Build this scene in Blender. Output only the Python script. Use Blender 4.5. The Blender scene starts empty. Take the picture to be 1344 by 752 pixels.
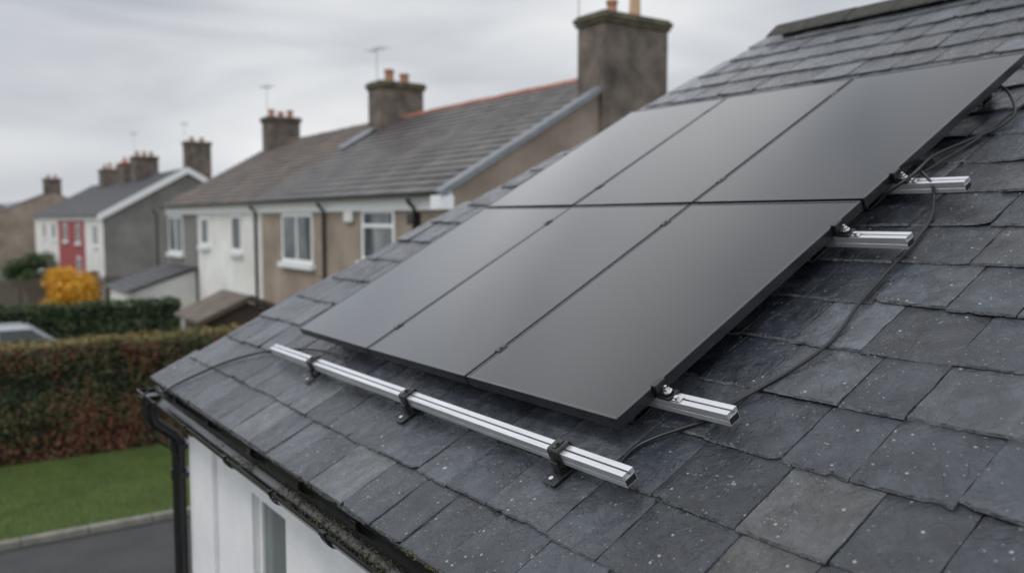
import bpy, bmesh, math, random
import numpy as np
from mathutils import Vector, noise
random.seed(7); rng=np.random.default_rng(5)
C=bpy.context.scene.collection
HC=4.8; TH=math.radians(28.9); CT,ST=math.cos(TH),math.sin(TH); HR=1.88
def R(e,u,n):   # roof coordinates: e along the eave, u up the slope, n off the slates
    return (CT*u-ST*(n-HR), e, HC+ST*u+CT*(n-HR))
AZ=math.radians(34.7); PT=math.radians(4.46); F=1127.0
def ray(px,py):
    cx=px-672; cy=376-py
    hf=F*math.cos(PT)+cy*math.sin(PT); v=cy*math.cos(PT)-F*math.sin(PT)
    return (math.sin(AZ)*hf+math.cos(AZ)*cx, math.cos(AZ)*hf-math.sin(AZ)*cx, v)
def onroof(px,py,n=0.03):
    x,y,z=ray(px,py); d=ST*x-CT*z; t=(HR-n)/d
    return (y*t, (CT*x+ST*z)*t, n)
def atX(px,X,py=288):
    x,y,z=ray(px,py); return X*y/x
def zX(px,py,X):
    x,y,z=ray(px,py); return HC+z*X/x
# ------------------------------------------------------------------ materials
def nt(name):
    m=bpy.data.materials.new(name); m.use_nodes=True
    t=m.node_tree; return m,t,t.nodes['Principled BSDF']
def ramp(t,stops):
    r=t.nodes.new('ShaderNodeValToRGB'); cr=r.color_ramp
    while len(cr.elements)<len(stops): cr.elements.new(0.5)
    for el,(p,c) in zip(cr.elements,stops):
        el.position=p; el.color=(c,c,c,1) if isinstance(c,(int,float)) else (*c,1)
    return r
def mat(name,c1,c2=None,scale=6,rough=.6,bump=.0,bscale=40,metal=0,island=0,detail=6,spec=.5,stretch=(1,1,1),ior=1.5,rvar=0):
    m,t,b=nt(name); L=t.links; c2=c2 or tuple(x*.8 for x in c1)
    tc=t.nodes.new('ShaderNodeTexCoord'); mp=t.nodes.new('ShaderNodeMapping'); mp.inputs['Scale'].default_value=stretch
    L.new(tc.outputs['Object'],mp.inputs['Vector'])
    n=t.nodes.new('ShaderNodeTexNoise'); n.inputs['Scale'].default_value=scale; n.inputs['Detail'].default_value=detail
    n.inputs['Roughness'].default_value=.6; L.new(mp.outputs[0],n.inputs['Vector'])
    r=ramp(t,[(.32,c2),(.68,c1)]); L.new(n.outputs['Fac'],r.inputs['Fac']); out=r.outputs['Color']
    if island:
        g=t.nodes.new('ShaderNodeNewGeometry'); mr=t.nodes.new('ShaderNodeMapRange')
        mr.inputs['To Min'].default_value=1-island; mr.inputs['To Max'].default_value=1+island
        L.new(g.outputs['Random Per Island'],mr.inputs['Value'])
        vm=t.nodes.new('ShaderNodeVectorMath'); vm.operation='SCALE'
        L.new(out,vm.inputs[0]); L.new(mr.outputs[0],vm.inputs['Scale']); out=vm.outputs[0]
    L.new(out,b.inputs['Base Color']); b.inputs['Roughness'].default_value=rough; b.inputs['Metallic'].default_value=metal
    b.inputs['Specular IOR Level'].default_value=spec; b.inputs['IOR'].default_value=ior
    if rvar:
        q=t.nodes.new('ShaderNodeTexNoise'); q.inputs['Scale'].default_value=2.3; q.inputs['Detail'].default_value=7; q.inputs['Roughness'].default_value=.65
        L.new(mp.outputs[0],q.inputs['Vector']); rr=ramp(t,[(.3,rough-rvar),(.7,rough+rvar)]); L.new(q.outputs['Fac'],rr.inputs['Fac']); L.new(rr.outputs[0],b.inputs['Roughness'])
    if bump:
        n2=t.nodes.new('ShaderNodeTexNoise'); n2.inputs['Scale'].default_value=bscale; n2.inputs['Detail'].default_value=5
        L.new(mp.outputs[0],n2.inputs['Vector'])
        bp=t.nodes.new('ShaderNodeBump'); bp.inputs['Strength'].default_value=bump; bp.inputs['Distance'].default_value=.01
        L.new(n2.outputs['Fac'],bp.inputs['Height']); L.new(bp.outputs[0],b.inputs['Normal'])
    return m
def slate_mat(name):
    m,t,b=nt(name); L=t.links; N=t.nodes.new
    tc=N('ShaderNodeTexCoord'); g=N('ShaderNodeNewGeometry')
    sc=N('ShaderNodeVectorMath'); sc.operation='SCALE'; sc.inputs[0].default_value=(37,53,19); L.new(g.outputs['Random Per Island'],sc.inputs['Scale'])
    ad=N('ShaderNodeVectorMath'); ad.operation='ADD'; L.new(tc.outputs['Object'],ad.inputs[0]); L.new(sc.outputs[0],ad.inputs[1])
    P=ad.outputs[0]
    def noi(s,d,dist=0,ro=.6,src=P):
        n=N('ShaderNodeTexNoise'); n.inputs['Scale'].default_value=s; n.inputs['Detail'].default_value=d; n.inputs['Distortion'].default_value=dist; n.inputs['Roughness'].default_value=ro
        L.new(src,n.inputs['Vector']); return n.outputs['Fac']
    base=ramp(t,[(.0,(.010,.012,.017)),(.16,(.034,.041,.054)),(.30,(.015,.018,.024)),(.42,(.054,.063,.078)),(.54,(.020,.023,.029)),(.66,(.038,.046,.060)),(.78,(.076,.086,.100)),(.86,(.024,.028,.036)),(.94,(.054,.056,.054)),(1,(.092,.100,.108))])
    L.new(g.outputs['Random Per Island'],base.inputs['Fac'])
    n1=noi(6,9,1.0,.7); r1=ramp(t,[(.3,.42),(.5,1.0),(.7,1.8)]); L.new(n1,r1.inputs['Fac'])
    mu=N('ShaderNodeMix'); mu.data_type='RGBA'; mu.blend_type='MULTIPLY'; mu.inputs[0].default_value=1
    L.new(base.outputs[0],mu.inputs[6]); L.new(r1.outputs[0],mu.inputs[7])
    n2=noi(11,10,.6,.8); r2=ramp(t,[(.55,0),(.63,.25),(.72,.7)]); L.new(n2,r2.inputs['Fac'])
    m2=N('ShaderNodeMix'); m2.data_type='RGBA'; L.new(r2.outputs[0],m2.inputs[0]); L.new(mu.outputs[2],m2.inputs[6]); m2.inputs[7].default_value=(.12,.13,.138,1)
    cur=m2.outputs[2]
    for scl,lo,hi,gate,colr in ((7,.12,.19,.80,(.52,.53,.51,1)),(24,.13,.26,.76,(.42,.435,.43,1)),(55,.15,.32,.78,(.30,.31,.31,1))):
        v=N('ShaderNodeTexVoronoi'); v.inputs['Scale'].default_value=scl; L.new(P,v.inputs['Vector'])
        vn=noi(scl*4,3); va=N('ShaderNodeMath'); va.operation='MULTIPLY_ADD'; va.inputs[1].default_value=.18; L.new(vn,va.inputs[0]); L.new(v.outputs['Distance'],va.inputs[2])
        rv=ramp(t,[(lo,.9),(hi,0)]); L.new(va.outputs[0],rv.inputs['Fac'])
        msk=N('ShaderNodeSeparateColor'); L.new(v.outputs['Color'],msk.inputs[0]); gt=N('ShaderNodeMath'); gt.operation='GREATER_THAN'; gt.inputs[1].default_value=gate; L.new(msk.outputs[0],gt.inputs[0])
        mm=N('ShaderNodeMath'); mm.operation='MULTIPLY'; L.new(rv.outputs[0],mm.inputs[0]); L.new(gt.outputs[0],mm.inputs[1])
        m3=N('ShaderNodeMix'); m3.data_type='RGBA'; L.new(mm.outputs[0],m3.inputs[0]); L.new(cur,m3.inputs[6]); m3.inputs[7].default_value=colr; cur=m3.outputs[2]
    L.new(cur,b.inputs['Base Color'])
    rr=ramp(t,[(.34,.12),(.5,.24),(.66,.44)]); L.new(noi(4,8,.6,.7),rr.inputs['Fac']); L.new(rr.outputs[0],b.inputs['Roughness']); b.inputs['IOR'].default_value=1.6
    f1=noi(3.4,4,1.6,.55); st=ramp(t,[(.36,0),(.366,.25),(.44,.27),(.446,.5),(.52,.52),(.526,.75),(.60,.78),(.606,1)]); L.new(f1,st.inputs['Fac'])
    f2=noi(60,6,.2,.7); f3=noi(8,9,1.2,.66)
    a1=N('ShaderNodeMath'); a1.operation='MULTIPLY_ADD'; a1.inputs[1].default_value=.20; L.new(f2,a1.inputs[0]); L.new(st.outputs[0],a1.inputs[2])
    a2=N('ShaderNodeMath'); a2.operation='MULTIPLY_ADD'; a2.inputs[1].default_value=1.6; L.new(f3,a2.inputs[0]); L.new(a1.outputs[0],a2.inputs[2])
    bp=N('ShaderNodeBump'); bp.inputs['Strength'].default_value=.9; bp.inputs['Distance'].default_value=.008
    L.new(a2.outputs[0],bp.inputs['Height']); L.new(bp.outputs[0],b.inputs['Normal'])
    return m
def leaf_mat(name,stops,scale):
    m,t,b=nt(name); L=t.links; N=t.nodes.new
    tc=N('ShaderNodeTexCoord'); g=N('ShaderNodeNewGeometry')
    n=N('ShaderNodeTexNoise'); n.inputs['Scale'].default_value=scale; n.inputs['Detail'].default_value=4; L.new(tc.outputs['Object'],n.inputs['Vector'])
    a=N('ShaderNodeMath'); a.operation='MULTIPLY_ADD'; a.inputs[1].default_value=.35; L.new(g.outputs['Random Per Island'],a.inputs[0]); L.new(n.outputs['Fac'],a.inputs[2])
    s=N('ShaderNodeMath'); s.operation='SUBTRACT'; s.inputs[1].default_value=.17; L.new(a.outputs[0],s.inputs[0])
    r=ramp(t,stops); L.new(s.outputs[0],r.inputs['Fac']); L.new(r.outputs[0],b.inputs['Base Color']); b.inputs['Roughness'].default_value=.6
    return m
M={}
M['slate']=slate_mat('riven_slate')
M['slateedge']=mat('slate_broken_lit_edge',(.13,.14,.15),(.035,.038,.044),scale=22,rough=.55,bump=1,bscale=90,detail=8)  # broken edges, coloured lighter to paint in the light they catch
M['under']=mat('roof_underlay',(.012,.012,.013),rough=.9)
M['glass']=mat('solar_glass',(.007,.009,.013),(.005,.007,.010),rough=.10,scale=3,ior=1.72,rvar=.02)
M['blackalu']=mat('black_anodised',(.12,.123,.13),rough=.25,metal=.9)
M['alu']=mat('aluminium',(.78,.79,.81),(.62,.63,.65),scale=5,rough=.34,metal=.65,bump=.2,bscale=30,stretch=(8,.5,8))
M['steel']=mat('bolt_steel',(.8,.8,.81),rough=.22,metal=1)
M['plastic']=mat('black_plastic',(.010,.010,.011),(.018,.018,.018),rough=.32,bump=.1,bscale=80)
M['gutter']=mat('gutter_plastic',(.008,.008,.009),(.018,.018,.017),scale=9,rough=.20,bump=.05,bscale=30)
M['cable']=mat('cable_rubber',(.008,.008,.009),rough=.4)
M['gcable']=mat('grey_cable',(.018,.018,.020),rough=.35)
M['white']=mat('white_render',(.84,.85,.86),(.74,.75,.76),scale=3,rough=.85,bump=.6,bscale=45)
M['whitep']=mat('white_upvc',(.84,.85,.86),(.78,.79,.80),rough=.35)
M['farwhite']=mat('far_white_render',(.84,.84,.82),(.64,.63,.60),scale=.8,rough=.9,bump=.3,bscale=20)
M['brown']=mat('brown_harling',(.37,.305,.25),(.23,.185,.15),scale=.9,rough=.95,bump=1,bscale=22,detail=9)
M['grey']=mat('grey_harling',(.26,.25,.24),(.155,.15,.145),scale=.8,rough=.95,bump=1,bscale=22,detail=9)
M['darkharl']=mat('dark_harling',(.21,.172,.142),(.065,.057,.050),scale=2,rough=.95,bump=1,bscale=20,detail=9)
M['red']=mat('red_paint',(.36,.055,.06),(.26,.045,.05),rough=.7)
M['tile']=mat('grey_roof_tile',(.120,.108,.102),(.058,.052,.050),scale=.8,rough=.5,island=.30,detail=8)
M['tileb']=mat('brown_roof_tile',(.145,.110,.088),(.072,.058,.049),scale=.8,rough=.6,island=.30,detail=8)
M['tiled']=mat('dark_roof_tile',(.05,.052,.058),(.030,.031,.035),scale=1.6,rough=.5,island=.2)
M['terra']=mat('terracotta',(.42,.15,.085),(.24,.09,.055),scale=4,rough=.85)
M['pot']=mat('clay_pot',(.46,.24,.15),(.30,.15,.09),scale=9,rough=.8)
M['buff']=mat('buff_clay_pot',(.62,.44,.28),(.46,.30,.18),scale=9,rough=.8)
M['lead']=mat('lead',(.22,.24,.265),(.15,.165,.185),scale=4,rough=.5)
M['pane']=mat('painted_reflection_glass',(.32,.34,.35),(.04,.05,.055),scale=1.3,rough=.08,stretch=(1,1.6,.5),detail=2)  # pale patches in the colour stand in for reflections and curtains
M['pane2']=mat('window_glass_green',(.18,.21,.20),(.13,.155,.15),scale=1.8,rough=.12)
M['moss']=leaf_mat('moss_growth',[(.2,(.026,.030,.012)),(.5,(.065,.066,.026)),(.8,(.13,.115,.05))],20)
M['mosscap']=mat('mossy_stone',(.17,.155,.09),(.055,.05,.042),scale=4,rough=.95,bump=.8,bscale=22)
M['ridge']=mat('ridge_stone',(.062,.060,.050),(.030,.032,.027),scale=14,rough=.9,bump=.8,bscale=40)
M['asphalt']=mat('asphalt',(.050,.051,.053),(.028,.029,.031),scale=1.2,rough=.6,bump=.4,bscale=120)
M['kerb']=mat('kerb_concrete',(.26,.25,.22),(.15,.15,.13),scale=5,rough=.9,bump=.4)
M['lawn']=mat('lawn_turf',(.078,.118,.022),(.046,.078,.015),scale=.9,rough=.95,bump=.9,bscale=50)
M['field']=mat('far_ground',(.075,.085,.045),(.05,.055,.035),scale=.2,rough=1)
M['gravel']=mat('rough_yard_grass',(.13,.16,.06),(.08,.10,.04),scale=1.5,rough=1,bump=.5)
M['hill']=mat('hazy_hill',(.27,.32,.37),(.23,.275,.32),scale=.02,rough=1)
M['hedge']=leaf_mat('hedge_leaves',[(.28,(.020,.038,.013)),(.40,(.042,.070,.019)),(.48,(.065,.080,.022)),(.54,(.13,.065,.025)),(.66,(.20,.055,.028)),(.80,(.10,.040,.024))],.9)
M['hedgecore']=mat('hedge_twigs',(.014,.016,.008),(.009,.009,.006),rough=1)
M['green']=leaf_mat('green_leaves',[(.3,(.016,.034,.011)),(.55,(.040,.074,.020)),(.8,(.08,.12,.035))],1.2)
M['yellow']=leaf_mat('yellow_leaves',[(.3,(.42,.17,.01)),(.5,(.72,.36,.02)),(.8,(.85,.52,.04))],2.5)
M['grass']=leaf_mat('grass_blades',[(.3,(.045,.080,.013)),(.5,(.085,.135,.023)),(.8,(.15,.20,.045))],.9)
M['topg']=leaf_mat('hedge_lit_top_leaves',[(.3,(.07,.08,.024)),(.5,(.16,.15,.04)),(.7,(.24,.16,.05))],1)  # brighter leaf colours paint the light falling on the hedge top
M['bark']=mat('bark',(.06,.045,.032),rough=1,bump=.5)
M['wood']=mat('weathered_wood',(.13,.10,.075),(.08,.065,.05),scale=8,rough=.85,stretch=(3,3,.5))
M['felt']=mat('roof_felt',(.18,.145,.115),(.095,.082,.066),scale=3,rough=.9,bump=.4)
M['carpaint']=mat('silver_paint',(.46,.49,.52),(.43,.46,.49),rough=.25,metal=.3)
M['carglass']=mat('car_glass',(.03,.035,.04),rough=.12)
M['rubber']=mat('tyre_rubber',(.02,.02,.02),rough=.8)
# ------------------------------------------------------------------ mesh builder
class MB:
    def __init__(s): s.v=[]; s.f=[]; s.side=[]
    def add(s,vs,fs):
        o=len(s.v); s.v+= [tuple(p) for p in vs]; s.f+=[tuple(i+o for i in f) for f in fs]; return s
    def box(s,a,b,fn=None):
        x0,y0,z0=a; x1,y1,z1=b; P=[(x0,y0,z0),(x1,y0,z0),(x1,y1,z0),(x0,y1,z0),(x0,y0,z1),(x1,y0,z1),(x1,y1,z1),(x0,y1,z1)]
        if fn: P=[fn(*p) for p in P]
        return s.add(P,[(0,3,2,1),(4,5,6,7),(0,1,5,4),(1,2,6,5),(2,3,7,6),(3,0,4,7)])
    def prism(s,poly,fn,t0,t1):
        n=len(poly); P=[fn(a,b,t0) for a,b in poly]+[fn(a,b,t1) for a,b in poly]
        return s.add(P,[tuple(range(n))[::-1],tuple(range(n,2*n))]+[(i,(i+1)%n,n+(i+1)%n,n+i) for i in range(n)])
    def tube(s,pts,r,seg=10,caps=True):
        pts=[Vector(p) for p in pts]; up=Vector((.13,.27,.95))
        rs=r if isinstance(r,(list,tuple)) else [r]*len(pts)
        V=[]; Fs=[]
        for i,p in enumerate(pts):
            d=(pts[min(i+1,len(pts)-1)]-pts[max(i-1,0)]).normalized()
            a=d.cross(up); 
            if a.length<.05: a=d.cross(Vector((1,0,0)))
            a.normalize(); b=d.cross(a)
            for k in range(seg):
                t=2*math.pi*k/seg; V.append(p+(a*math.cos(t)+b*math.sin(t))*rs[i])
        for i in range(len(pts)-1):
            for k in range(seg):
                Fs.append((i*seg+k,i*seg+(k+1)%seg,(i+1)*seg+(k+1)%seg,(i+1)*seg+k))
        if caps: Fs+= [tuple(range(seg))[::-1],tuple(range((len(pts)-1)*seg,len(pts)*seg))]
        return s.add(V,Fs)
OR={}
def obj(name,mb,m,parent=None,smooth=False,bevel=0,label=None):
    me=bpy.data.meshes.new(name); o0=OR.get(parent.name,(0,0,0)) if parent else (0,0,0)
    if parent is None:
        arr=np.array(mb.v); o0=(float(arr[:,0].mean()),float(arr[:,1].mean()),float(arr[:,2].min()))
    v=[(p[0]-o0[0],p[1]-o0[1],p[2]-o0[2]) for p in mb.v]
    me.from_pydata(v,[],mb.f); me.materials.append(M[m]); 
    bm=bmesh.new(); bm.from_mesh(me)
    if len(bm.faces)<6000: bmesh.ops.recalc_face_normals(bm,faces=bm.faces)
    bm.to_mesh(me); bm.free()
    if mb.side:
        me.materials.append(M['slateedge'])
        for i in mb.side: me.polygons[i].material_index=1
    o=bpy.data.objects.new(name,me); C.objects.link(o)
    if parent is None: o.location=o0
    else: o.parent=parent
    OR[o.name]=o0
    if smooth:
        for p in me.polygons: p.use_smooth=True
        if smooth=='auto':
            md=o.modifiers.new('e','EDGE_SPLIT'); md.split_angle=math.radians(40)
    if bevel:
        md=o.modifiers.new('b','BEVEL'); md.width=bevel; md.segments=2; md.limit_method='ANGLE'
    if label: o['label']=label
    return o
def tag(o,label,cat,group=None,kind=None):
    if label: o['label']=label
    if cat: o['category']=cat
    if group: o['group']=group
    if kind: o['kind']=kind
    return o
def thing(name,label,cat,loc,group=None):
    o=bpy.data.objects.new(name,None); C.objects.link(o); o.location=loc; o.empty_display_size=.2; OR[o.name]=tuple(loc)
    return tag(o,label,cat,group)
def dup(root,loc,label):
    def cp(o,par):
        c=o.copy(); C.objects.link(c); c.parent=par
        for ch in o.children: cp(ch,c)
        return c
    r=cp(root,None); r.location=loc; r['label']=label; return r
def sheet(name,x0,y0,x1,y1,z,m):
    o=obj(name,MB().add([(x0,y0,z),(x1,y0,z),(x1,y1,z),(x0,y1,z)],[(0,1,2,3)]),m); o['kind']='structure'; return o
# ------------------------------------------------------------------ ground
sheet('ground',-900,-300,900,1500,0,'field')
sheet('driveway',-9,-8,12,14.2,.004,'asphalt')
sheet('lawn',-9,14.36,7.9,18.9,.05,'lawn')
sheet('yard',-9,20.1,8.1,52,.006,'gravel')
k=MB(); x=-9
while x<7.8:
    k.box((x,14.2,0),(x+.905,14.36,.11)); x+=.915
o=obj('kerb',k,'kerb',bevel=.012); o['kind']='structure'
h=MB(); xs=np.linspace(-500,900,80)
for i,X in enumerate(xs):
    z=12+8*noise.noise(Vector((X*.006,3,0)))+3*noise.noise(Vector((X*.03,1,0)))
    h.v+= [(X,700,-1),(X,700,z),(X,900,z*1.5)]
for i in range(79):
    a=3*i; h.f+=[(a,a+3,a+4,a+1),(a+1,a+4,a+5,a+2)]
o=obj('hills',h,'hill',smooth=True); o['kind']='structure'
n=30000; gx=rng.uniform(-1,6.5,n); gy=rng.uniform(14.38,18.95,n); a=rng.uniform(0,6.28,n); hh=rng.uniform(.02,.055,n); w=.006
g=MB(); V=np.zeros((n,3,3)); V[:,0]=np.stack([gx-np.cos(a)*w,gy-np.sin(a)*w,np.full(n,.045)],1); V[:,1]=np.stack([gx+np.cos(a)*w,gy+np.sin(a)*w,np.full(n,.045)],1)
V[:,2]=np.stack([gx+rng.normal(0,.015,n),gy+rng.normal(0,.015,n),.05+hh],1)
g.v=V.reshape(-1,3).tolist(); g.f=[(3*i,3*i+1,3*i+2) for i in range(n)]
tag(obj('grass',g,'grass'),'short green grass of the lawn in front of the tall hedge','grass',kind='stuff')
# ------------------------------------------------------------------ leaves
def leaves(P,Nn,size):
    n=len(P); d=Nn+rng.normal(0,.6,(n,3)); d/=np.linalg.norm(d,axis=1)[:,None]
    t=rng.normal(0,1,(n,3)); a=np.cross(d,t); a/=np.linalg.norm(a,axis=1)[:,None]; b=np.cross(d,a)
    s=size*rng.uniform(.6,1.3,(n,1)); V=np.stack([P-a*s,P-b*s*.55,P+a*s,P+b*s*.55],1)
    m=MB(); m.v=V.reshape(-1,3).tolist(); m.f=[(4*i,4*i+1,4*i+2,4*i+3) for i in range(n)]; return m
def hedge(name,label,x0,x1,y0,y1,zt,dens,size,mside,mtop):
    root=thing(name,label,'hedge',((x0+x1)/2,(y0+y1)/2,0))
    c=MB()
    nx=int((x1-x0)/.4)
    for i in range(nx):
        a=x0+(x1-x0)*i/nx; b=x0+(x1-x0)*(i+1)/nx
        c.box((a,y0+.16,0),(b-.001,y1-.12,zt-.14+random.uniform(-.04,.03)))
    obj('branches',c,'hedgecore',root)
    nf=int((x1-x0)*zt*dens)
    X=rng.uniform(x0,x1,nf); Z=rng.uniform(.02,zt,nf)
    dep=np.array([noise.noise(Vector((a*1.3,b*1.6,1)))*.16+noise.noise(Vector((a*5,b*5,4)))*.10 for a,b in zip(X,Z)])
    Y=y0+.05-dep+rng.uniform(-.03,.12,nf)
    P=[np.stack([X,Y,Z],1)]; Nn=[np.tile([0,-1,.5],(nf,1))]
    ne=int((y1-y0)*zt*dens)
    for xe,sg in ((x0,-1),(x1,1)):
        P.append(np.stack([xe+rng.uniform(-.08,.05,ne),rng.uniform(y0,y1,ne),rng.uniform(0,zt,ne)],1)); Nn.append(np.tile([sg,0,.3],(ne,1)))
    nb=nf//4; P.append(np.stack([rng.uniform(x0,x1,nb),y1-.05+rng.uniform(-.06,.06,nb),rng.uniform(zt*.3,zt,nb)],1)); Nn.append(np.tile([0,1,.3],(nb,1)))
    obj('foliage',leaves(np.concatenate(P),np.concatenate(Nn),size),mside,root)
    nt_=int((x1-x0)*(y1-y0)*dens*1.1); X=rng.uniform(x0,x1,nt_); Y=rng.uniform(y0,y1,nt_)
    Z=zt+np.array([noise.noise(Vector((a*1.1,b*1.5,7)))*.13+noise.noise(Vector((a*5,b*5,2)))*.06 for a,b in zip(X,Y)])+rng.uniform(-.08,.05,nt_)
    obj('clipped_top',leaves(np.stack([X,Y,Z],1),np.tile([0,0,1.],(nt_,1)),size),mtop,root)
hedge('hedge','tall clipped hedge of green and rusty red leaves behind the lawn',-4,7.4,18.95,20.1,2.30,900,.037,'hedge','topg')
hedge('hedge','lower dark green hedge behind the parked car',-3,7.2,30.0,30.85,2.1,320,.06,'green','green')
def bush(name,label,cat,loc,r,h,dens,size,m,stems=5):
    root=thing(name,label,cat,loc); x,y,z=loc
    tr=MB()
    for i in range(stems):
        a=i*6.28/stems+random.random(); tr.tube([(x+.05*math.cos(a),y+.05*math.sin(a),z),(x+r*.3*math.cos(a),y+r*.3*math.sin(a),z+h*.4),(x+r*.6*math.cos(a),y+r*.6*math.sin(a),z+h*.75)],[.05,.035,.012],6)
    obj('trunk',tr,'bark',root)
    P=[];Nn=[]
    for i in range(30):
        a=random.uniform(0,6.28); e=random.uniform(-.7,1.5); rr=random.uniform(.35,1.0)
        c=np.array([x+r*rr*math.cos(a)*math.cos(e)*.9,y+r*rr*math.sin(a)*math.cos(e)*.9,z+h*.50+h*.44*rr*math.sin(e)]); cr=r*random.uniform(.14,.34)
        k=int(dens*cr*cr*12); d=rng.normal(0,1,(k,3)); d/=np.linalg.norm(d,axis=1)[:,None]
        q=c+d*cr*rng.uniform(.6,1.2,(k,1)); q[:,2]=np.maximum(q[:,2],z+.03); P.append(q); Nn.append(d)
    obj('crown',leaves(np.concatenate(P),np.concatenate(Nn),size),m,root)
bush('bush','yellow autumn bush beside the wooden fence','bush',(5.55,43.5,0),1.75,2.35,200,.07,'yellow')
bush('bush','round dark green bush in front of the far houses','bush',(5.1,53.2,0),1.4,3.2,180,.08,'green')
bush('bush','small dark green bush under the white gable house','bush',(8.0,53.6,0),.9,1.9,180,.07,'green')
# ------------------------------------------------------------------ houses
def tiles(mb,y0,y1,xe,ze,xr,zr,cl=.30,tw=.3,lift=.03):
    L=math.hypot(xr-xe,zr-ze); nc=max(3,round(L/cl)); ux,uz=(xr-xe)/L,(zr-ze)/L; nx_,nz_=(-uz,ux) if xr>xe else (uz,-ux)
    if nz_<0: nx_,nz_=-nx_,-nz_
    nt_=max(2,round((y1-y0)/tw)); tw=(y1-y0)/nt_; c=L/nc
    for k in range(nc):
        for j in range(nt_+ (k%2)):
            a=y0+(j-.5*(k%2))*tw; b=a+tw-.006; a=max(a,y0); b=min(b,y1)
            if b-a<.02: continue
            l=lift+random.uniform(0,.010); s0=k*c+random.uniform(-.006,.006)*(k>0); s1=(k+1)*c+.02
            def p(y,s,n): return (xe+ux*s+nx_*n, y, ze+uz*s+nz_*n)
            mb.add([p(a,s0,0),p(b,s0,0),p(a,s0,l),p(b,s0,l),p(a,min(s1,L),.004),p(b,min(s1,L),.004)],[(0,1,3,2),(2,3,5,4),(1,5,3),(0,2,4)])
    mb.add([(xe,y0,ze-.004),(xe,y1,ze-.004),(xr,y1,zr-.004),(xr,y0,zr-.004)],[(0,1,2,3)])
def window(root,X,y0,y1,z0,z1,pm='pane',bars=1,trans=False,sill=True):
    f=MB(); t=.09; xo=X-.035; xi=X+.03
    f.box((xo,y0,z0),(xi,y0+t,z1)); f.box((xo,y1-t,z0),(xi,y1,z1)); f.box((xo,y0+t,z0),(xi,y1-t,z0+t)); f.box((xo,y0+t,z1-t),(xi,y1-t,z1))
    for i in range(bars):
        yy=y0+(y1-y0)*(i+1)/(bars+1); f.box((xo+.003,yy-.04,z0+t),(xi,yy+.04,z1-t))
    if trans: zz=z0+(z1-z0)*.68; f.box((xo+.005,y0+t,zz-.04),(xi,y1-t,zz+.04))
    fr=obj('window',f,'whitep',root)
    obj('pane',MB().box((X-.012,y0+t,z0+t),(X-.004,y1-t,z1-t)),pm,fr)
    if sill: obj('sill',MB().box((X-.13,y0-.12,z0-.14),(X+.02,y1+.12,z0-.003)),'whitep',fr)
    return fr
def aerial(parent,x,y,z,h,sp=.5):
    a=MB(); a.tube([(x,y,z),(x,y,z+h)],.010,6)
    a.tube([(x-.05,y-sp*.6,z+h-.05),(x+.05,y+sp*.6,z+h+.02)],.008,5)
    for i in range(7):
        yy=-sp*.55+i*sp*1.1/6; a.tube([(x-.22,y+yy,z+h-.02),(x+.22,y+yy,z+h-.02)],.005,4)
    obj('aerial',a,'lead',parent)
def chimney(root,x0,x1,y0,y1,z0,z1,m,capm,pots,aer=None,pm='pot'):
    c=MB(); c.box((x0,y0,z0),(x1,y1,z1-.22))
    ch=obj('chimney',c,m,root,bevel=.03)
    cap=MB(); cap.box((x0-.04,y0-.04,z1-.22),(x1+.04,y1+.04,z1-.14)); cap.box((x0-.075,y0-.075,z1-.138),(x1+.075,y1+.075,z1-.03)); cap.box((x0-.03,y0-.03,z1-.028),(x1+.03,y1+.03,z1+.02))
    obj('capstone',cap,capm,ch,bevel=.02)
    for i,(fx,ph,pr) in enumerate(pots):
        px=x0+(x1-x0)*fx; cy=(y0+y1)/2
        p=MB(); p.tube([(px,cy,z1),(px,cy,z1+.06),(px,cy,z1+.08),(px,cy,z1+ph-.09),(px,cy,z1+ph-.08),(px,cy,z1+ph)],[pr*1.15,pr*1.15,pr,pr*.85,pr*1.08,pr*1.02],14)
        obj('chimney_pot',p,pm if i==len(pots)-1 else 'pot',ch,smooth='auto')
    if aer: aerial(ch,aer[0],aer[1],z1-.3,aer[2],aer[3])
    return ch
def house(name,label,group,x0,xr,x1,zE,zR,y0,y1,wm,rm,ridgem,ov=.25,wx=None,cl=.3,tw=.3):
    root=thing(name,label,'house',((x0+x1)/2,(y0+y1)/2,0),group)
    wx0=x0+ov; wx1=x1-ov; sl=(zR-zE)/(xr-x0); y0+=.002; y1-=.002
    prof=[(wx0,-.2),(wx1,-.2),(wx1,zE+sl*ov-.05),(xr,zR-.06),(wx0,zE+sl*ov-.05)]
    obj('wall',MB().prism(prof,lambda a,b,t:(a,t,b),y0,y1),wm,root)
    r=MB(); tiles(r,y0,y1,x0,zE,xr,zR,cl,tw); tiles(r,y0,y1,x1,zE,xr,zR,cl,tw)
    ro=obj('roof',r,rm,root)
    rd=MB(); y=y0
    while y<y1-.1:
        e=min(y+.44,y1); j=random.uniform(-.01,.01); rd.prism([(-.13,-.075),(-.10,-.03),(-.04,.02),(.04,.02),(.10,-.03),(.13,-.075)],lambda a,b,t:(xr+a,t,zR+.03+b+j),y,e); y+=.45
    obj('ridge_tiles',rd,ridgem,ro)
    fa=MB(); fa.box((wx0-.06,y0,zE-.32),(wx0-.005,y1,zE+.02)); fa.box((x0+.02,y0,zE-.03),(wx0-.062,y1,zE-.01))
    obj('fascia',fa,'whitep',root)
    g=MB(); pr=[(math.cos(a)*.05,math.sin(a)*.05) for a in np.linspace(math.pi,2*math.pi,9)]+[(.045,.005),(.0,-.03),(-.045,.005)]
    g.prism(pr,lambda a,b,t:(x0-.02+a,t,zE-.01+b),y0,y1); obj('gutter',g,'gutter',root)
    return root,wx0
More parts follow.
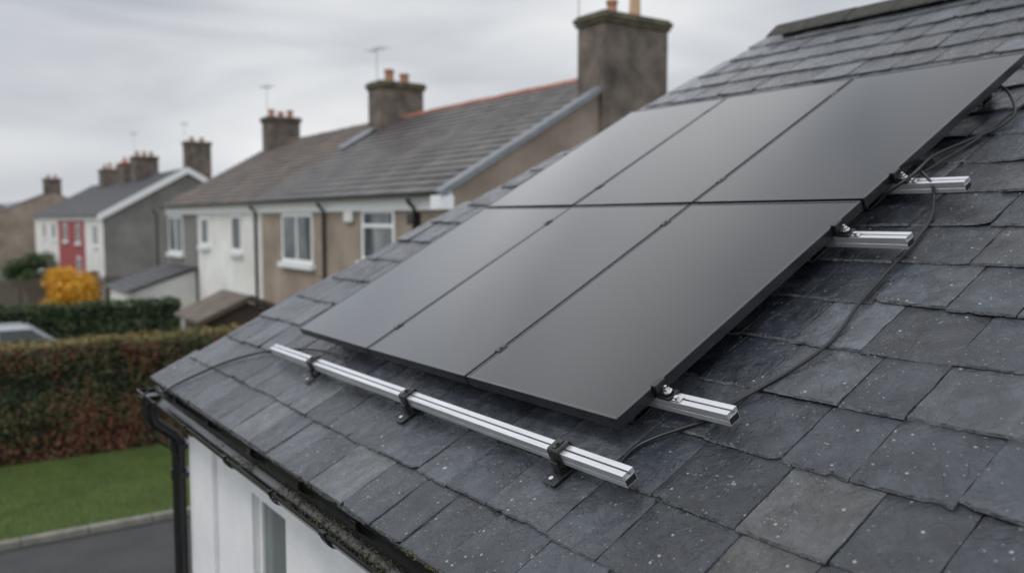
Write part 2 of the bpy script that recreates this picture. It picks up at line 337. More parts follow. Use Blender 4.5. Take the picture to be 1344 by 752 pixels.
def downpipe(root,X,y,z1,hopper=True):
    d=MB(); d.tube([(X-.22,y,z1),(X-.20,y,z1-.06),(X-.07,y,z1-.20),(X-.07,y,0.05)],.042,8)
    if hopper: d.box((X-.17,y-.13,z1-.50),(X-.01,y+.13,z1-.28))
    obj('downpipe',d,'gutter',root)
gT='terraced houses along the street'
A,wx=house('terraced_house','brown harled end terrace house with dark grey tiled roof and terracotta ridge',gT,7.9,12.55,17.2,5.3,7.95,13.7,24.4,'brown','tile','terra')
Y=lambda p:atX(p,wx)
def win_px(root,pa,pb,pt,pbm,**k):
    yb,ya=Y(pb),Y(pa); zc=(zX((pa+pb)/2,pt,wx)); zb=zX((pa+pb)/2,pbm,wx)
    return window(root,wx,yb,ya,zb,zc,**k)
win_px(A,371,411,280,345,bars=1); win_px(A,476,519,274,344,bars=0,trans=True)
downpipe(A,wx,Y(428),5.2,False); downpipe(A,wx,Y(548),5.2)
vb=MB(); 
for s in (1,-1):
    xe=7.86 if s==1 else 17.24
    vb.add([(xe,13.61,5.32),(12.55,13.61,8.02),(12.55,13.61,7.90),(xe,13.61,5.20),(xe,13.84,5.34),(12.55,13.84,8.04),(12.55,13.84,7.92),(xe,13.84,5.22)],[(0,1,2,3),(0,4,5,1),(3,2,6,7),(4,7,6,5),(0,3,7,4),(1,5,6,2)])
obj('verge_flashing',vb,'lead',A)
obj('soffit_box',MB().box((7.84,13.62,4.98),(8.14,13.98,5.24)),'whitep',A,bevel=.01)
obj('alarm_box',MB().box((wx-.10,Y(466),4.72),(wx-.001,Y(455),5.02)),'farwhite',A,bevel=.05)
ch=chimney(A,11.66,13.46,13.54,14.42,3,9.02,'darkharl','mosscap',[(.32,.36,.12),(.68,.80,.13)],(11.6,14.3,1.9,.6),pm='buff')
chimney(A,11.7,13.2,23.9,24.75,7.2,8.98,'darkharl','mosscap',[(.35,.42,.15),(.7,.34,.15)],(11.8,24.3,1.3,.9))
fl=MB().add([(10.6,24.2,6.93),(12.5,24.2,8.06),(12.5,24.62,8.1),(10.6,24.62,6.97)],[(0,1,2,3)])
obj('roof_flashing',fl,'lead',A)
B,_=house('terraced_house','white rendered terrace house with brown tiled roof between brown and grey neighbours',gT,7.9,12.55,17.2,5.3,7.95,24.4,31.2,'farwhite','tileb','tileb')
win_px(B,264,274,285,322,bars=0); win_px(B,304,317,282,330,bars=0)
downpipe(B,wx,Y(338),5.2,False)
D,_=house('terraced_house','dark grey harled terrace house with lean-to and brown tiled roof',gT,7.9,12.55,17.2,5.3,7.95,31.2,35.6,'grey','tileb','tileb')
win_px(D,222,240,283,332,bars=1); downpipe(D,wx,Y(208),5.2,False)
chimney(D,11.9,13.2,34.4,35.3,7.2,8.95,'darkharl','darkharl',[(.2,.32,.13),(.5,.26,.13),(.8,.34,.13)],(11.9,34.6,1.5,.7))
le=MB(); le.prism([(5.9,0),(8.1,0),(8.1,3.0),(5.9,2.3)],lambda a,b,t:(a,t,b),31.4,35); obj('extension_wall',le,'farwhite',D)
lr=MB(); tiles(lr,31.2,35.2,5.7,2.32,8.1,3.12,.3,.3); obj('extension_roof',lr,'tiled',D)
window(D,5.9,32.2,33.6,1.2,2.05)
gF='far row of houses beyond the fence'
H1,wx1=house('gable_house','grey gable ended house with white bargeboards beyond the fence',gF,8.75,13.8,18.85,5.05,7.9,55,61.8,'farwhite','tiled','tiled')
obj('gable_wall',MB().prism([(9.0,0),(18.6,0),(18.6,5.1),(13.8,7.75),(9.0,5.1)],lambda a,b,t:(a,t,b),54.93,54.998),'grey',H1)
bb=MB()
for s in (1,-1):
    xe=13.8-s*5.1
    bb.add([(xe,54.7,5.06),(13.8,54.7,7.98),(13.8,54.7,7.62),(xe,54.7,4.70),(xe,54.98,5.06),(13.8,54.98,7.98),(13.8,54.98,7.62),(xe,54.98,4.7)],[(0,1,2,3),(0,4,5,1),(3,2,6,7),(4,7,6,5),(0,3,7,4),(1,5,6,2)])
obj('bargeboard',bb,'whitep',H1)
window(H1,wx1,57,58.6,3.2,4.5); chimney(H1,13.9,15.4,55.3,56.2,6.6,9.6,'darkharl','darkharl',[(.3,.3,.14),(.7,.3,.14)],(13.9,55.6,1.4,.6))
H2,_=house('red_house','red painted house in the far row beside the white gable house',gF,8.75,13.8,18.85,5.05,7.9,61.8,74.5,'red','tiled','tiled')
window(H2,wx1,63.6,65.4,3.2,4.5); window(H2,wx1,69.5,71.5,3.2,4.5); window(H2,wx1,63.6,65.4,.9,2.3)
chimney(H2,13,14.6,65.9,67.4,7.0,9.3,'darkharl','darkharl',[(.2,.4,.14),(.5,.4,.14),(.8,.4,.14)],(13.2,67,2,.8))
chimney(H2,13,14.6,70.2,72.2,7.0,9.1,'darkharl','terra',[(.2,.4,.14),(.5,.5,.14),(.8,.4,.14)])
H3,_=house('white_house','narrow white fronted house at the far end of the dark roofed row',gF,8.75,13.8,18.85,5.05,7.9,74.5,90,'farwhite','tiled','tiled')
window(H3,wx1,76,78,3.2,4.5); window(H3,wx1,82,84,3.2,4.5)
chimney(H3,13,14.6,78.5,80.8,7.0,9.0,'darkharl','darkharl',[(.2,.4,.14),(.45,.55,.14),(.8,.4,.14)])
H4,w4=house('brown_house','farthest brown gable house at the left edge of the street','',5.5,11.8,18,4.9,7.6,100,112,'brown','tileb','tileb',cl=.5,tw=.5)
chimney(H4,11,12.6,100.3,101.4,7,9.0,'darkharl','darkharl',[(.3,.4,.15),(.7,.4,.15)]); window(H4,w4,103,105,3,4.4)
H5,w5=house('grey_house','distant low grey house behind the brown gable house','',2,8,14,4.6,7.2,130,142,'grey','tiled','tiled',cl=.5,tw=.5)
chimney(H5,7,8.6,130.4,131.6,6.6,8.8,'darkharl','darkharl',[(.3,.4,.15),(.7,.4,.15)],(7.2,130.6,2,.8))
# ------------------------------------------------------------------ shed, fence, car
sx,sy=6.72,22.2
sh=thing('garden_shed','small brown wooden garden shed with felt gable roof behind the tall hedge','shed',(sx,sy,0))
w_=MB(); 
w_.prism([(sx-1.05,0),(sx+1.05,0),(sx+1.05,2.32),(sx,2.75),(sx-1.05,2.32)],lambda a,b,t:(a,t,b),sy-1,sy+1)
obj('wall',w_,'wood',sh)
bd=MB()
for i in range(14):
    xx=sx-1.05+i*.15; bd.box((xx,sy-1.02,.02),(xx+.14,sy-1.003,2.3))
obj('cladding',bd,'wood',sh)
rf=MB()
for s in (1,-1):
    rf.add([(sx-s*1.28,sy-1.2,2.30),(sx,sy-1.2,2.86),(sx,sy+1.2,2.86),(sx-s*1.28,sy+1.2,2.30),(sx-s*1.28,sy-1.2,2.36),(sx,sy-1.2,2.93),(sx,sy+1.2,2.93),(sx-s*1.28,sy+1.2,2.36)],[(0,1,2,3),(4,5,6,7),(0,1,5,4),(2,3,7,6),(0,3,7,4)])
obj('roof',rf,'felt',sh)
tr=MB()
for s in (1,-1):
    tr.add([(sx-s*1.30,sy-1.24,2.24),(sx,sy-1.24,2.82),(sx,sy-1.24,2.95),(sx-s*1.30,sy-1.24,2.37),(sx-s*1.30,sy-1.205,2.24),(sx,sy-1.205,2.82),(sx,sy-1.205,2.95),(sx-s*1.30,sy-1.205,2.37)],[(0,1,2,3),(4,5,6,7),(2,3,7,6),(0,1,5,4)])
obj('roof_trim',tr,'wood',sh)
dr=obj('door',MB().box((sx-.4,sy-1.05,.05),(sx+.35,sy-1.022,1.95)),'hedgecore',sh); obj('door_handle',MB().box((sx+.22,sy-1.08,1.0),(sx+.26,sy-1.051,1.15)),'steel',dr)
fe=thing('fence','brown wooden slatted fence in front of the far row of houses','fence',(5.5,50,0))
sl=MB(); xx=2.2
while xx<8.9: sl.box((xx,50,.08),(xx+.11,50.02,1.75+random.uniform(-.02,.02))); xx+=.145
obj('slats',sl,'wood',fe); ra=MB(); ra.box((2.2,50.022,.4),(8.9,50.07,.48)); ra.box((2.2,50.022,1.4),(8.9,50.07,1.48)); obj('rail',ra,'wood',fe)
for xx in (2.2,4.2,6.2,8.2): obj('post',MB().box((xx,50.072,0),(xx+.1,50.17,1.85)),'wood',fe)
ox,oy=2.25,28.6
car=thing('parked_car','silver grey car parked between the two hedges, partly hidden','car',(ox,oy,0))
bm_=MB(); prof=[(-2.2,.35),(2.2,.35),(2.28,.6),(2.22,.88),(1.9,1.00),(1.05,1.10),(-1.9,1.12),(-2.2,1.02),(-2.28,.7)]
bm_.prism(prof,lambda a,b,t:(ox+a,oy+t,b),-.88,.88); obj('body',bm_,'carpaint',car,bevel=.06,smooth='auto')
def loft(mb,P0,P1,z0,z1,w0,w1):
    a=[(P0[0],-w0,z0),(P0[1],-w0,z0),(P0[1],w0,z0),(P0[0],w0,z0),(P1[0],-w1,z1),(P1[1],-w1,z1),(P1[1],w1,z1),(P1[0],w1,z1)]
    mb.add([(ox+p[0],oy+p[1],p[2]) for p in a],[(0,3,2,1),(4,5,6,7),(0,1,5,4),(1,2,6,5),(2,3,7,6),(3,0,4,7)])
c_=MB(); loft(c_,(-2.0,1.15),(-1.6,.30),1.08,1.68,.82,.66); cab=obj('windows',c_,'carglass',car,bevel=.03)
c_=MB(); loft(c_,(-1.72,.44),(-1.5,.15),1.66,1.76,.69,.60); obj('roof',c_,'carpaint',car,bevel=.04)
for a0,a1 in (((1.17),(.32)),((-.5),(-.52)),((-1.98),(-1.62))):
    for s in (1,-1): obj('pillar',MB().tube([(ox+a0,oy+s*.83,1.06),(ox+a1,oy+s*.675,1.69)],.04,6),'carpaint',car)
for a in (-1.4,1.4):
    for s in (-1,1):
        ty=MB(); ty.tube([(ox+a,oy+s*.72,.34),(ox+a,oy+s*.92,.34)],.34,20); wl=obj('wheel',ty,'rubber',car,bevel=.03)
        ri=MB(); ri.tube([(ox+a,oy+s*.90,.34),(ox+a,oy+s*.935,.34)],.21,14); obj('rim',ri,'alu',wl)
for s in (-1,1): obj('headlight',MB().box((ox+2.12,oy+s*.6-.18,.7),(ox+2.27,oy+s*.6+.18,.86)),'whitep',car,bevel=.03)
# ------------------------------------------------------------------ our house
own=thing('slate_roofed_house','white rendered house with dark slate roof carrying the solar panels','house',(5,2.5,0))
UE,UR=.71,7.26; YN=-2.0
def yv(u): return 7.43-(u-.73)*.262
def slate_roof():
    mb=MB(); ex=.325; nc=int(round((UR-UE)/ex))
    for k in range(-1,nc):
        u0=UE+max(k,0)*ex; e=YN+random.uniform(0,.2); end=yv(u0+.15)+random.uniform(-.09,.09)*(k>0)
        near= u0<4.2; nx,ny=(15,9) if near else (4,4)
        amp=.5 if k<=0 else 1
        while e<end-.12:
            w=random.uniform(.25,.40)
            if end-(e+w)<.15: w=end-e
            hi=min(.42,UR-u0) if k>=0 else .2
            du=random.uniform(-.012,.009)*amp; rot=random.gauss(0,.010)*amp; dn=random.uniform(0,.003)+(random.random()<.12)*.006; tw=random.gauss(0,.0035)
            cut=[0,0]
            if random.random()<.38: cut[random.randrange(2)]=random.uniform(.012,.042)*amp
            sd=random.random()*100; T=random.uniform(.0085,.0115)
            nick=random.random(); nd=random.uniform(.006,.018)*amp if random.random()<.45 else 0
            def P(a,b,top):
                s=b*hi; x=a*(w-.0045)
                if b==0:
                    s+= (noise.noise(Vector((x*9,sd,0)))*.004+noise.noise(Vector((x*55,sd,3)))*.005)*amp+(noise.noise(Vector((x*90,sd,9)))*.003 if top else 0)
                    s+= nd*max(0,1-abs(a-nick)/.08)
                    if a<.13: s+=cut[0]*(1-a/.13)
                    if a>.87: s+=cut[1]*((a-.87)/.13)
                    if top: s+=.007+.005*noise.noise(Vector((x*40,sd,6)))
                if a==0: x+=noise.noise(Vector((b*6,sd,5)))*.005
                if a==1: x-=abs(noise.noise(Vector((b*6,sd,8))))*.005
                s2=s+(x-w/2)*rot
                n0=(.016*(1-s/.42)+dn*(1-b)+tw*(a-.5)*(1-b)) if k>=0 else .001
                n=n0+(T+ .0028*noise.noise(Vector((x*9,s*9,sd))) if top else 0)
                if top and (a in(0,1) or b==0): n-=.002
                return R(e+x,u0+du+s2,n)
            o=len(mb.v)
            for j in range(ny+1):
                for i in range(nx+1): mb.v.append(P(i/nx,j/ny,True))
            for j in range(ny):
                for i in range(nx):
                    q=o+j*(nx+1)+i; mb.f.append((q,q+1,q+nx+2,q+nx+1)[::-1])
            ed=[(i,0) for i in range(nx+1)]+[(nx,j) for j in range(1,ny+1)]
            left=[(0,j) for j in range(ny,-1,-1)]
            for path in (ed,left):
                b0=len(mb.v)
                for (i,j) in path: mb.v.append(P(i/nx,j/ny,False))
                for t in range(len(path)-1):
                    i,j=path[t]; i2,j2=path[t+1]
                    if near: mb.side.append(len(mb.f))
                    mb.f.append((b0+t,b0+t+1,o+j2*(nx+1)+i2,o+j*(nx+1)+i)[::-1])
            e+=w
    return mb
rfo=obj('slate_roof',slate_roof(),'slate',own)
un=MB(); 
un.add([R(YN,UE+.05,-.012),R(yv(UE)-.08,UE+.05,-.012),R(yv(UR)-.08,UR,-.012),R(YN,UR,-.012)],[(0,1,2,3)])
xr,_,zr=R(0,UR,0); xb=2*xr-1.6
un.add([(xr,YN,zr-.01),(xr,yv(UR)-.08,zr-.01),(xb,yv(UR)-1.5,HC-1.3),(xb,YN,HC-1.3)],[(0,1,2,3)])
obj('roof_underlay',un,'under',rfo)
rc=MB(); e=YN
while e<yv(UR)-.02:
    j=random.uniform(-.006,.006); e2=min(e+.452,yv(UR)+.03)
    rc.prism([(-.21,-.105),(-.20,-.085),(-.05,.035),(.0,.055),(.05,.035),(.20,-.085),(.21,-.105),(.0,.02)],lambda a,b,t:(xr+a,t,zr+.045+j+b),e,e2); e+=.458
obj('ridge_cap',rc,'ridge',rfo,bevel=.006)
WX=1.82; zt=HC-1.40; wy0,wy1,wz0,wz1=5.12,5.78,1.55,2.93
yc=7.28
wl=MB()
wl.box((WX,YN+.1,-.1),(WX+.3,wy0,zt)); wl.box((WX,wy1,-.1),(WX+.3,yc,zt)); wl.box((WX,wy0,-.1),(WX+.3,wy1,wz0)); wl.box((WX,wy0,wz1),(WX+.3,wy1,zt))
def gy(X): return yc-(X-WX)*.262/CT*1.0
wl.add([(WX+.3,gy(WX)-.02,-.1),(xr*2-WX,gy(xr)-1.2,-.1),(xr*2-WX,gy(xr)-1.2,zt),(xr,gy(xr)-.05,zr-.12),(WX+.3,gy(WX+.3),R(0,(WX+.3-HR*ST)/CT,0)[2]-.12)],[(0,1,2,3,4)])
wl.add([(WX+.3,YN+.1,-.1),(xr*2-WX,YN+.1,-.1),(xr*2-WX,YN+.1,zt),(xr,YN+.1,zr-.12),(WX+.3,YN+.1,zt)],[(0,1,2,3,4)])
wl.box((xr*2-WX-.3,YN+.1,-.1),(xr*2-WX,gy(xr)-1.22,zt))
obj('wall',wl,'white',own)
obj('pilaster',MB().box((WX-.035,6.62,0),(WX-.002,yc+.02,zt-.003)),'white',own)
fr=MB(); t=.05; X0,X1=WX+.05,WX+.11
fr.box((X0,wy0,wz0),(X1,wy0+t,wz1)); fr.box((X0,wy1-t,wz0),(X1,wy1,wz1)); fr.box((X0,wy0+t,wz0),(X1,wy1-t,wz0+t)); fr.box((X0,wy0+t,wz1-t),(X1,wy1-t,wz1))
fo=obj('window',fr,'whitep',own,bevel=.004)
obj('pane',MB().box((X0+.02,wy0+t,wz0+t),(X0+.03,wy1-t,wz1-t)),'pane2',fo)
obj('sill',MB().box((WX-.06,wy0-.05,wz0-.07),(WX+.05,wy1+.05,wz0-.002)),'whitep',fo)
fa=MB(); fa.box((1.60,YN,HC-1.47),(1.63,7.36,HC-1.315)); fa.box((1.632,YN,HC-1.455),(WX,7.30,HC-1.435))
obj('fascia',fa,'gutter',own)
GX,GZ=1.505,HC-1.395
arc=[(math.cos(a)*.068,math.sin(a)*.068) for a in np.linspace(math.pi,2*math.pi,13)]; inn=[(math.cos(a)*.063,math.sin(a)*.063) for a in np.linspace(2*math.pi,math.pi,13)]
gu=MB(); gu.prism([(-.076,.004),(-.076,-.008)]+arc[1:]+inn[:-1]+[(-.063,.004)],lambda a,b,t:(GX+a,t,GZ+b),YN,7.50)
gu.prism(arc,lambda a,b,t:(GX+a,t,GZ+b),7.50,7.506)
guo=obj('gutter',gu,'gutter',own,smooth='auto')
br_e=[6.85,5.95,5.05,4.25,3.55,2.75]
a2=[(math.cos(a)*.079,math.sin(a)*.079) for a in np.linspace(math.pi*.96,2*math.pi,13)]; a1=[(math.cos(a)*.070,math.sin(a)*.070) for a in np.linspace(2*math.pi,math.pi*.96,13)]
for i,e in enumerate(br_e):
    b_=MB(); wd=.028 if i%2 else .06
    b_.prism(a2+a1,lambda a,b,t:(GX+a,t,GZ+b),e-wd/2,e+wd/2); b_.box((GX-.084,e-wd/2,GZ-.012),(GX-.06,e+wd/2,GZ+.012)); b_.box((GX+.07,e-wd/2,GZ-.08),(GX+.095,e+wd/2,GZ+.03))
    obj('gutter_bracket',b_,'gutter',guo,bevel=.002)
n=11000; ye=rng.uniform(1.5,5.9,n); k_=np.array([noise.noise(Vector((a*2.3,0,0)))+.6*noise.noise(Vector((a*9,3,0)))+(.18 if a<4.5 else -.25) for a in ye])
keep=rng.uniform(-.25,.8,n)<k_; ye=ye[keep]; kk=k_[keep]; m_=len(ye); ang=rng.uniform(-.03,.055,m_)
P=np.stack([GX+ang,ye,GZ-.055+rng.uniform(-.006,.012,m_)+np.maximum(ang,0)*.6+kk*.012],1)
obj('moss',leaves(P,np.tile([0,0,1.],(m_,1)),.006),'moss',guo)
P=[]
for i in range(600):
    kx=random.choice((0,0,1,2,3,4,5)); e0=random.uniform(1.6,7.3); u0=UE+kx*.325-.004
    if noise.noise(Vector((e0*1.3,kx*3,2)))<(.12 if kx else .0): continue
    for q in range(12): P.append(R(e0+random.gauss(0,.015),u0+random.gauss(0,.004),.012+abs(random.gauss(0,.004))))
P=np.array(P); obj('roof_moss',leaves(P,np.tile([0,0,1.],(len(P),1)),.0045),'moss',rfo)
dp=MB(); dp.tube([(GX,7.33,GZ-.05),(GX,7.33,GZ-.17)],.058,16); dp.tube([(GX,7.33,GZ-.13),(GX,7.33,GZ-.20),(GX+.03,7.34,GZ-.26),(WX-.13,7.38,GZ-.38),(WX-.10,7.385,GZ-.44),(WX-.10,7.385,GZ-.6),(WX-.10,7.385,.06)],.055,16)
dpo=obj('downpipe',dp,'gutter',own,smooth='auto')
for z in (GZ-.48,GZ-.72,GZ-1.9):
    c=MB(); c.tube([(WX-.10,7.385,z-.045),(WX-.10,7.385,z+.045)],.065,16); c.box((WX-.11,7.30,z-.02),(WX-.0,7.47,z+.02)); obj('pipe_collar',c,'gutter',dpo,smooth='auto',bevel=.003)
ot=MB(); ot.box((GX-.074,7.25,GZ-.085),(GX+.074,7.41,GZ-.02)); obj('gutter_outlet',ot,'gutter',guo,bevel=.012)
# ------------------------------------------------------------------ solar array
PE0=2.414; PW=1.102; PU=[1.518,3.287]; PL=1.745; NB,NTp=.127,.180
g_=.018
def make_panel(e0,u0,label):
    root=thing('solar_panel',label,'solar panel',R(e0,u0,NB),'black solar panels in two rows of three')
    e1=e0+PW-g_; u1=u0+PL; t=.012
    f=MB(); f.box((e0,u0,NB),(e1,u0+t,NTp),R); f.box((e0,u1-t,NB),(e1,u1,NTp),R); f.box((e0,u0+t,NB),(e0+t,u1-t,NTp),R); f.box((e1-t,u0+t,NB),(e1,u1-t,NTp),R)
    obj('frame',f,'blackalu',root,bevel=.003)
    lo=MB(); 
    lo.box((e0+t,u0+t,NB),(e0+t+.025,u1-t,NB+.003),R); lo.box((e1-t-.025,u0+t,NB),(e1-t,u1-t,NB+.003),R); obj('return_flange',lo,'blackalu',root)
    obj('glass',MB().box((e0+t,u0+t,NTp-.008),(e1-t,u1-t,NTp-.003),R),'glass',root)
    jb=MB().box(((e0+e1)/2-.06,u1-.22,NTp-.03),((e0+e1)/2+.06,u1-.10,NTp-.0085),R); obj('junction_box',jb,'plastic',root)
    return root
labs=[['black solar panel in the lower row at the near right end','black solar panel in the middle of the lower row','black solar panel in the lower row at the far left end'],
      ['black solar panel in the upper row at the near right end','black solar panel in the middle of the upper row','black solar panel in the upper row at the far left end']]
p0=make_panel(PE0,PU[0],labs[0][0])
for r in range(2):
    for c in range(3):
        if r==c==0: continue
        q=dup(p0,R(PE0+c*PW,PU[r],NB+random.uniform(-.001,.001)),labs[r][c]); q.rotation_euler=(random.gauss(0,.0025),random.gauss(0,.002),0)
RS=1.06
rp=[(-.027,0),(.027,0),(.027,.050),(.004,.050),(.004,.045),(.016,.045),(.016,.03),(-.016,.03),(-.016,.045),(-.004,.045),(-.004,.050),(-.027,.050),(-.027,.027),(-.0255,.025),(-.0255,.021),(-.027,.019)]
RB=NB-.002-.05*RS
def rail(e0,e1,u,label):
    root=thing('mounting_rail',label,'rail',R(e0,u,RB),'silver aluminium mounting rails')
    m=MB().prism(rp,lambda a,b,t:R(t,u+a*RS,RB+b*RS),e0,e1); obj('channel',m,'alu',root,bevel=.0008)
    hol=MB(); hol.box((e0-.0012,u-.025,RB+.004),(e0-.0002,u+.025,RB+.029),R); obj('shaded_hollow_plate',hol,'under',root)  # thin dark plate paints the shade of a hollow on the solid end
    return root
rail(2.21,5.88,1.345,'long silver rail lying exposed below the lower row of panels')
rail(2.06,5.8,1.76,'silver rail whose end sticks out under the lower corner of the near panel')
rail(2.07,5.8,3.04,'silver rail sticking out beside the top of the near lower panel')
rail(2.07,5.8,3.56,'silver rail sticking out beside the bottom of the near upper panel, topmost visible rail end')
rail(2.47,5.65,4.78,'silver rail hidden under the top of the upper row of panels')
def foot(e,u,label,cap=True):
    root=thing('rail_foot' if cap else 'roof_hook',label,'bracket' ,R(e,u,.03),'black feet clamping the exposed rail' if cap else 'black hooks under the rails')
    z0=.029; z1=.036
    b=MB(); b.box((e-.038,u-.115,z0),(e+.038,u+.04,z1),R); obj('base_plate',b,'plastic',root,bevel=.002)
    a=MB(); a.box((e-.022,u-.056,z1),(e+.022,u-.046,RB+.02),R); a.box((e-.022,u-.046,RB-.008),(e+.022,u+.036,RB-.001),R); a.box((e-.02,u-.02,z1),(e+.02,u+.02,RB-.008),R); obj('bracket_arm',a,'plastic',root,bevel=.002)
    bo=MB(); bo.tube([R(e,u-.090,z1),R(e,u-.090,z1+.011)],.011,6); obj('bolt',bo,'steel',root)
    if cap:
        top=RB+.05*RS; c=MB()
        pr=[(-.039,RB-.004),(-.041,RB+.03),(-.040,top+.008),(-.031,top+.017),(.031,top+.017),(.040,top+.008),(.041,RB+.03),(.039,RB-.004),(.032,RB-.004),(.032,top+.001),(-.032,top+.001),(-.032,RB-.004)]
        c.prism(pr,lambda aa,bb,t:R(t,u+aa,bb),e-.034,e+.034)
        co=obj('clamp_cap',c,'plastic',root,bevel=.004)
        rb=MB(); rb.box((e-.012,u-.026,top+.0172),(e+.012,u+.026,top+.021),R); rb.tube([R(e,u,top+.021),R(e,u,top+.027)],.009,6)
        obj('clamp_bolt',rb,'plastic',co,bevel=.001)
    return root
for e,l in ((2.60,'black foot clamping the exposed rail near its near end'),(3.86,'black foot clamping the middle of the exposed rail'),(5.13,'black foot clamping the exposed rail near its far end')): foot(e,1.345,l)
for u,nm in ((1.76,'lowest panel rail'),(3.04,'second panel rail'),(3.56,'third panel rail'),(4.78,'topmost panel rail')):
    for e,q in ((2.55,'near end'),(4.0,'middle'),(5.4,'far end')): foot(e,u,'black roof hook under the %s of the %s'%(q,nm),False)
def endclamp(e,u,label):
    root=thing('end_clamp',label,'clamp',R(e,u,NB),'end clamps gripping the near panel edges')
    t0=NB
    a=MB(); a.box((e-.075,u-.032,t0),(e-.008,u+.032,t0+.010),R); a.box((e-.020,u-.030,t0+.010),(e-.003,u+.030,NTp+.002),R); a.box((e-.020,u-.030,NTp+.002),(e+.010,u+.030,NTp+.006),R); a.box((e-.058,u-.020,t0+.010),(e-.021,u+.020,t0+.019),R)
    obj('clamp_body',a,'plastic',root,bevel=.002)
    b=MB(); b.tube([R(e-.042,u,t0+.019),R(e-.042,u,t0+.033)],.0145,6); b.tube([R(e-.042,u,t0+.033),R(e-.042,u,t0+.046)],.0065,10); b.tube([R(e-.042,u,t0+.019),R(e-.042,u,t0+.022)],.021,16)
    obj('bolt',b,'steel',root)
    s_=MB(); s_.tube([R(e-.100,u-.014,t0+.001),R(e-.100,u-.014,t0+.017)],.011,6); s_.box((e-.118,u-.026,t0+.0),(e-.079,u+.01,t0+.004),R); obj('earth_nut',s_,'steel',root)
for u,l in ((1.76,'clamp with bright bolt at the lower corner of the near lower panel'),(3.04,'clamp with bright bolt at the top of the near lower panel'),(3.56,'clamp with bright bolt at the bottom of the near upper panel')): endclamp(PE0,u,l)
for u,nm in ((1.76,'lower part of the lower row'),(3.04,'upper part of the lower row'),(3.56,'lower part of the upper row'),(4.78,'upper part of the upper row')):
    for c,q in ((1,'near and middle'),(2,'middle and far')):
        e=PE0+c*PW-g_/2
        mcl=MB(); mcl.box((e-.016,u-.03,NTp+.0012),(e+.016,u+.03,NTp+.0045),R); mcl.tube([R(e,u,NTp+.0045),R(e,u,NTp+.008)],.007,6)
        tag(obj('mid_clamp',mcl,'plastic'),'small black clamp between the %s panels, %s'%(q,nm),'clamp','small black clamps between panels')
# ------------------------------------------------------------------ cables
def cr(pts,k=8):
    P=[Vector(p) for p in pts]; P=[P[0]*2-P[1]]+P+[P[-1]*2-P[-2]]; out=[]
    for i in range(1,len(P)-2):
        for j in range(k):
            t=j/k; a,b,c,d=P[i-1:i+3]
            out.append(.5*((2*b)+(c-a)*t+(2*a-5*b+4*c-d)*t*t+(3*b-a-3*c+d)*t**3))
    out.append(P[-2]); return out
def cable(pts,r,m,label,name='cable'):
    tag(obj(name,MB().tube(cr(pts),r,10),m,smooth=True),label,'cable')
def pr_(px,py,n): e,u,nn=onroof(px,py,max(n,.036)); return R(e,u,nn)
cable([pr_(*q) for q in [(1205,222,.13),(1222,240,.12),(1226,262,.06),(1220,290,.035),(1196,322,.034),(1160,362,.034),(1128,398,.034),(1104,432,.036),(1082,456,.034),(1040,485,.034),(1000,508,.034),(968,526,.034),(930,550,.034),(895,562,.034),(860,574,.034),(832,588,.034),(815,606,.036),(806,628,.034)]],.0075,'gcable','thin dark cable snaking down the slates beside the near panels')
cable([pr_(*q) for q in [(1150,262,.10),(1195,232,.16),(1225,205,.10),(1268,186,.05),(1310,168,.04),(1332,148,.06),(1322,120,.09),(1300,108,.10)]],.008,'cable','black cable looping out from under the near upper panel')
cable([pr_(*q) for q in [(1192,238,.10),(1236,212,.05),(1290,178,.035),(1340,140,.035),(1400,100,.035)]],.008,'cable','second black cable running up the slates beside the upper panel')
cable([pr_(*q) for q in [(455,470,.06),(420,460,.040),(385,458,.040),(345,462,.040),(300,474,.040),(262,490,.040),(232,504,.040),(214,514,.04)]]+[(GX+.01,7.17,GZ+.07),(GX-.085,7.17,GZ-.0),(GX-.09,7.19,GZ-.12),(GX-.06,7.22,GZ-.26),(GX+.06,7.27,GZ-.42),(WX-.13,7.30,GZ-.6),(WX-.12,7.31,GZ-1.4)],.0085,'cable','thin black cable from the array over the gutter and down the wall')
# ------------------------------------------------------------------ world, sun, camera
w=bpy.data.worlds.new('World'); bpy.context.scene.world=w; w.use_nodes=True; t=w.node_tree; L=t.links; N=t.nodes.new
bg=t.nodes['Background']; sky=N('ShaderNodeTexSky'); sky.sky_type='NISHITA'; sky.sun_disc=False; sky.sun_elevation=math.radians(42); sky.sun_rotation=math.radians(-60)
tc=N('ShaderNodeTexCoord'); sp=N('ShaderNodeSeparateXYZ'); L.new(tc.outputs['Generated'],sp.inputs[0])
mp=N('ShaderNodeMapping'); mp.inputs['Scale'].default_value=(1,1,4.0); L.new(tc.outputs['Generated'],mp.inputs[0])
n1=N('ShaderNodeTexNoise'); n1.inputs['Scale'].default_value=2.0; n1.inputs['Detail'].default_value=5; n1.inputs['Roughness'].default_value=.45; n1.inputs['Distortion'].default_value=.5; L.new(mp.outputs[0],n1.inputs['Vector'])
nc_=N('ShaderNodeMapRange'); nc_.inputs['From Min'].default_value=.3; nc_.inputs['From Max'].default_value=.7; nc_.inputs['To Min'].default_value=.20; nc_.inputs['To Max'].default_value=.84; L.new(n1.outputs['Fac'],nc_.inputs['Value'])
elev=N('ShaderNodeMapRange'); elev.inputs['From Min'].default_value=0; elev.inputs['From Max'].default_value=.30; elev.inputs['To Min'].default_value=.25; elev.inputs['To Max'].default_value=.0; L.new(sp.outputs['Z'],elev.inputs['Value'])
ad=N('ShaderNodeMath'); ad.operation='ADD'; L.new(nc_.outputs[0],ad.inputs[0]); L.new(elev.outputs[0],ad.inputs[1])
ds=N('ShaderNodeVectorMath'); ds.operation='DISTANCE'; ds.inputs[1].default_value=(.02,.95,.30); L.new(tc.outputs['Generated'],ds.inputs[0])
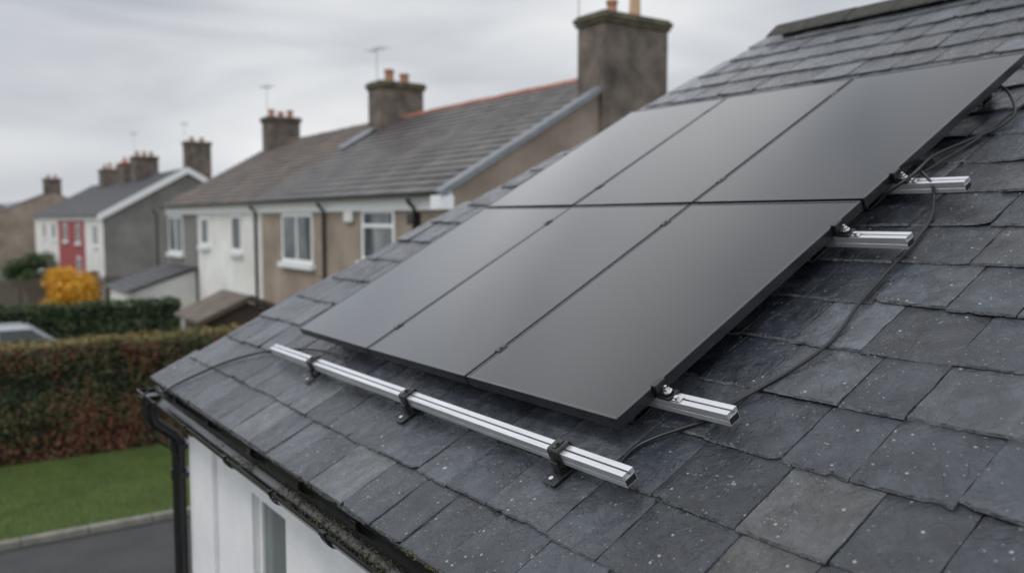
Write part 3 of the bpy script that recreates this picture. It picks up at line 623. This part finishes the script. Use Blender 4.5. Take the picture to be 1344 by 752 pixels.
bank=N('ShaderNodeMapRange'); bank.interpolation_type='SMOOTHSTEP'; bank.inputs['From Min'].default_value=0; bank.inputs['From Max'].default_value=.50; bank.inputs['To Min'].default_value=-.34; bank.inputs['To Max'].default_value=0; L.new(ds.outputs['Value'],bank.inputs['Value'])
ad2=N('ShaderNodeMath'); ad2.operation='ADD'; L.new(ad.outputs[0],ad2.inputs[0]); L.new(bank.outputs[0],ad2.inputs[1])
cl=ramp(t,[(.12,(.38,.405,.45)),(.38,(.55,.575,.62)),(.60,(.73,.745,.77)),(.82,(.88,.885,.895))]); L.new(ad2.outputs[0],cl.inputs['Fac'])
zen=ramp(t,[(.25,.40),(.31,.66),(.40,.92),(.56,.66),(.72,.46),(.95,.55)]); zen.color_ramp.interpolation='EASE'; L.new(sp.outputs['Z'],zen.inputs['Fac'])
zz=N('ShaderNodeMath'); zz.operation='MULTIPLY'; zz.inputs[1].default_value=1/.40; L.new(zen.outputs[0],zz.inputs[0])
zs=N('ShaderNodeVectorMath'); zs.operation='SCALE'; L.new(cl.outputs[0],zs.inputs[0]); L.new(zz.outputs[0],zs.inputs['Scale'])
sk=N('ShaderNodeVectorMath'); sk.operation='SCALE'; sk.inputs['Scale'].default_value=.08; L.new(sky.outputs[0],sk.inputs[0])
mx=N('ShaderNodeMix'); mx.data_type='RGBA'; mx.inputs[0].default_value=.95; L.new(sk.outputs[0],mx.inputs[6]); L.new(zs.outputs[0],mx.inputs[7])
L.new(mx.outputs[2],bg.inputs['Color']); bg.inputs['Strength'].default_value=1.0
sl=bpy.data.lights.new('sun','SUN'); sl.energy=.9; sl.angle=math.radians(14); sl.color=(1,.97,.93); so=bpy.data.objects.new('sun',sl); C.objects.link(so)
d=Vector((-.62,-.25,.95)); so.rotation_euler=d.to_track_quat('Z','Y').to_euler()
cam=bpy.data.cameras.new('camera'); co=bpy.data.objects.new('camera',cam); C.objects.link(co); co.location=(0,0,HC)
co.rotation_euler=(math.pi/2-PT,0,-AZ); cam.sensor_width=36; cam.lens=36*F/1344; cam.clip_end=3000; cam.clip_start=.05
cam.dof.use_dof=True; cam.dof.focus_distance=3.2; cam.dof.aperture_fstop=1.35
S=bpy.context.scene; S.camera=co; S.view_settings.view_transform='Standard'; S.view_settings.look='None'; S.view_settings.exposure=0
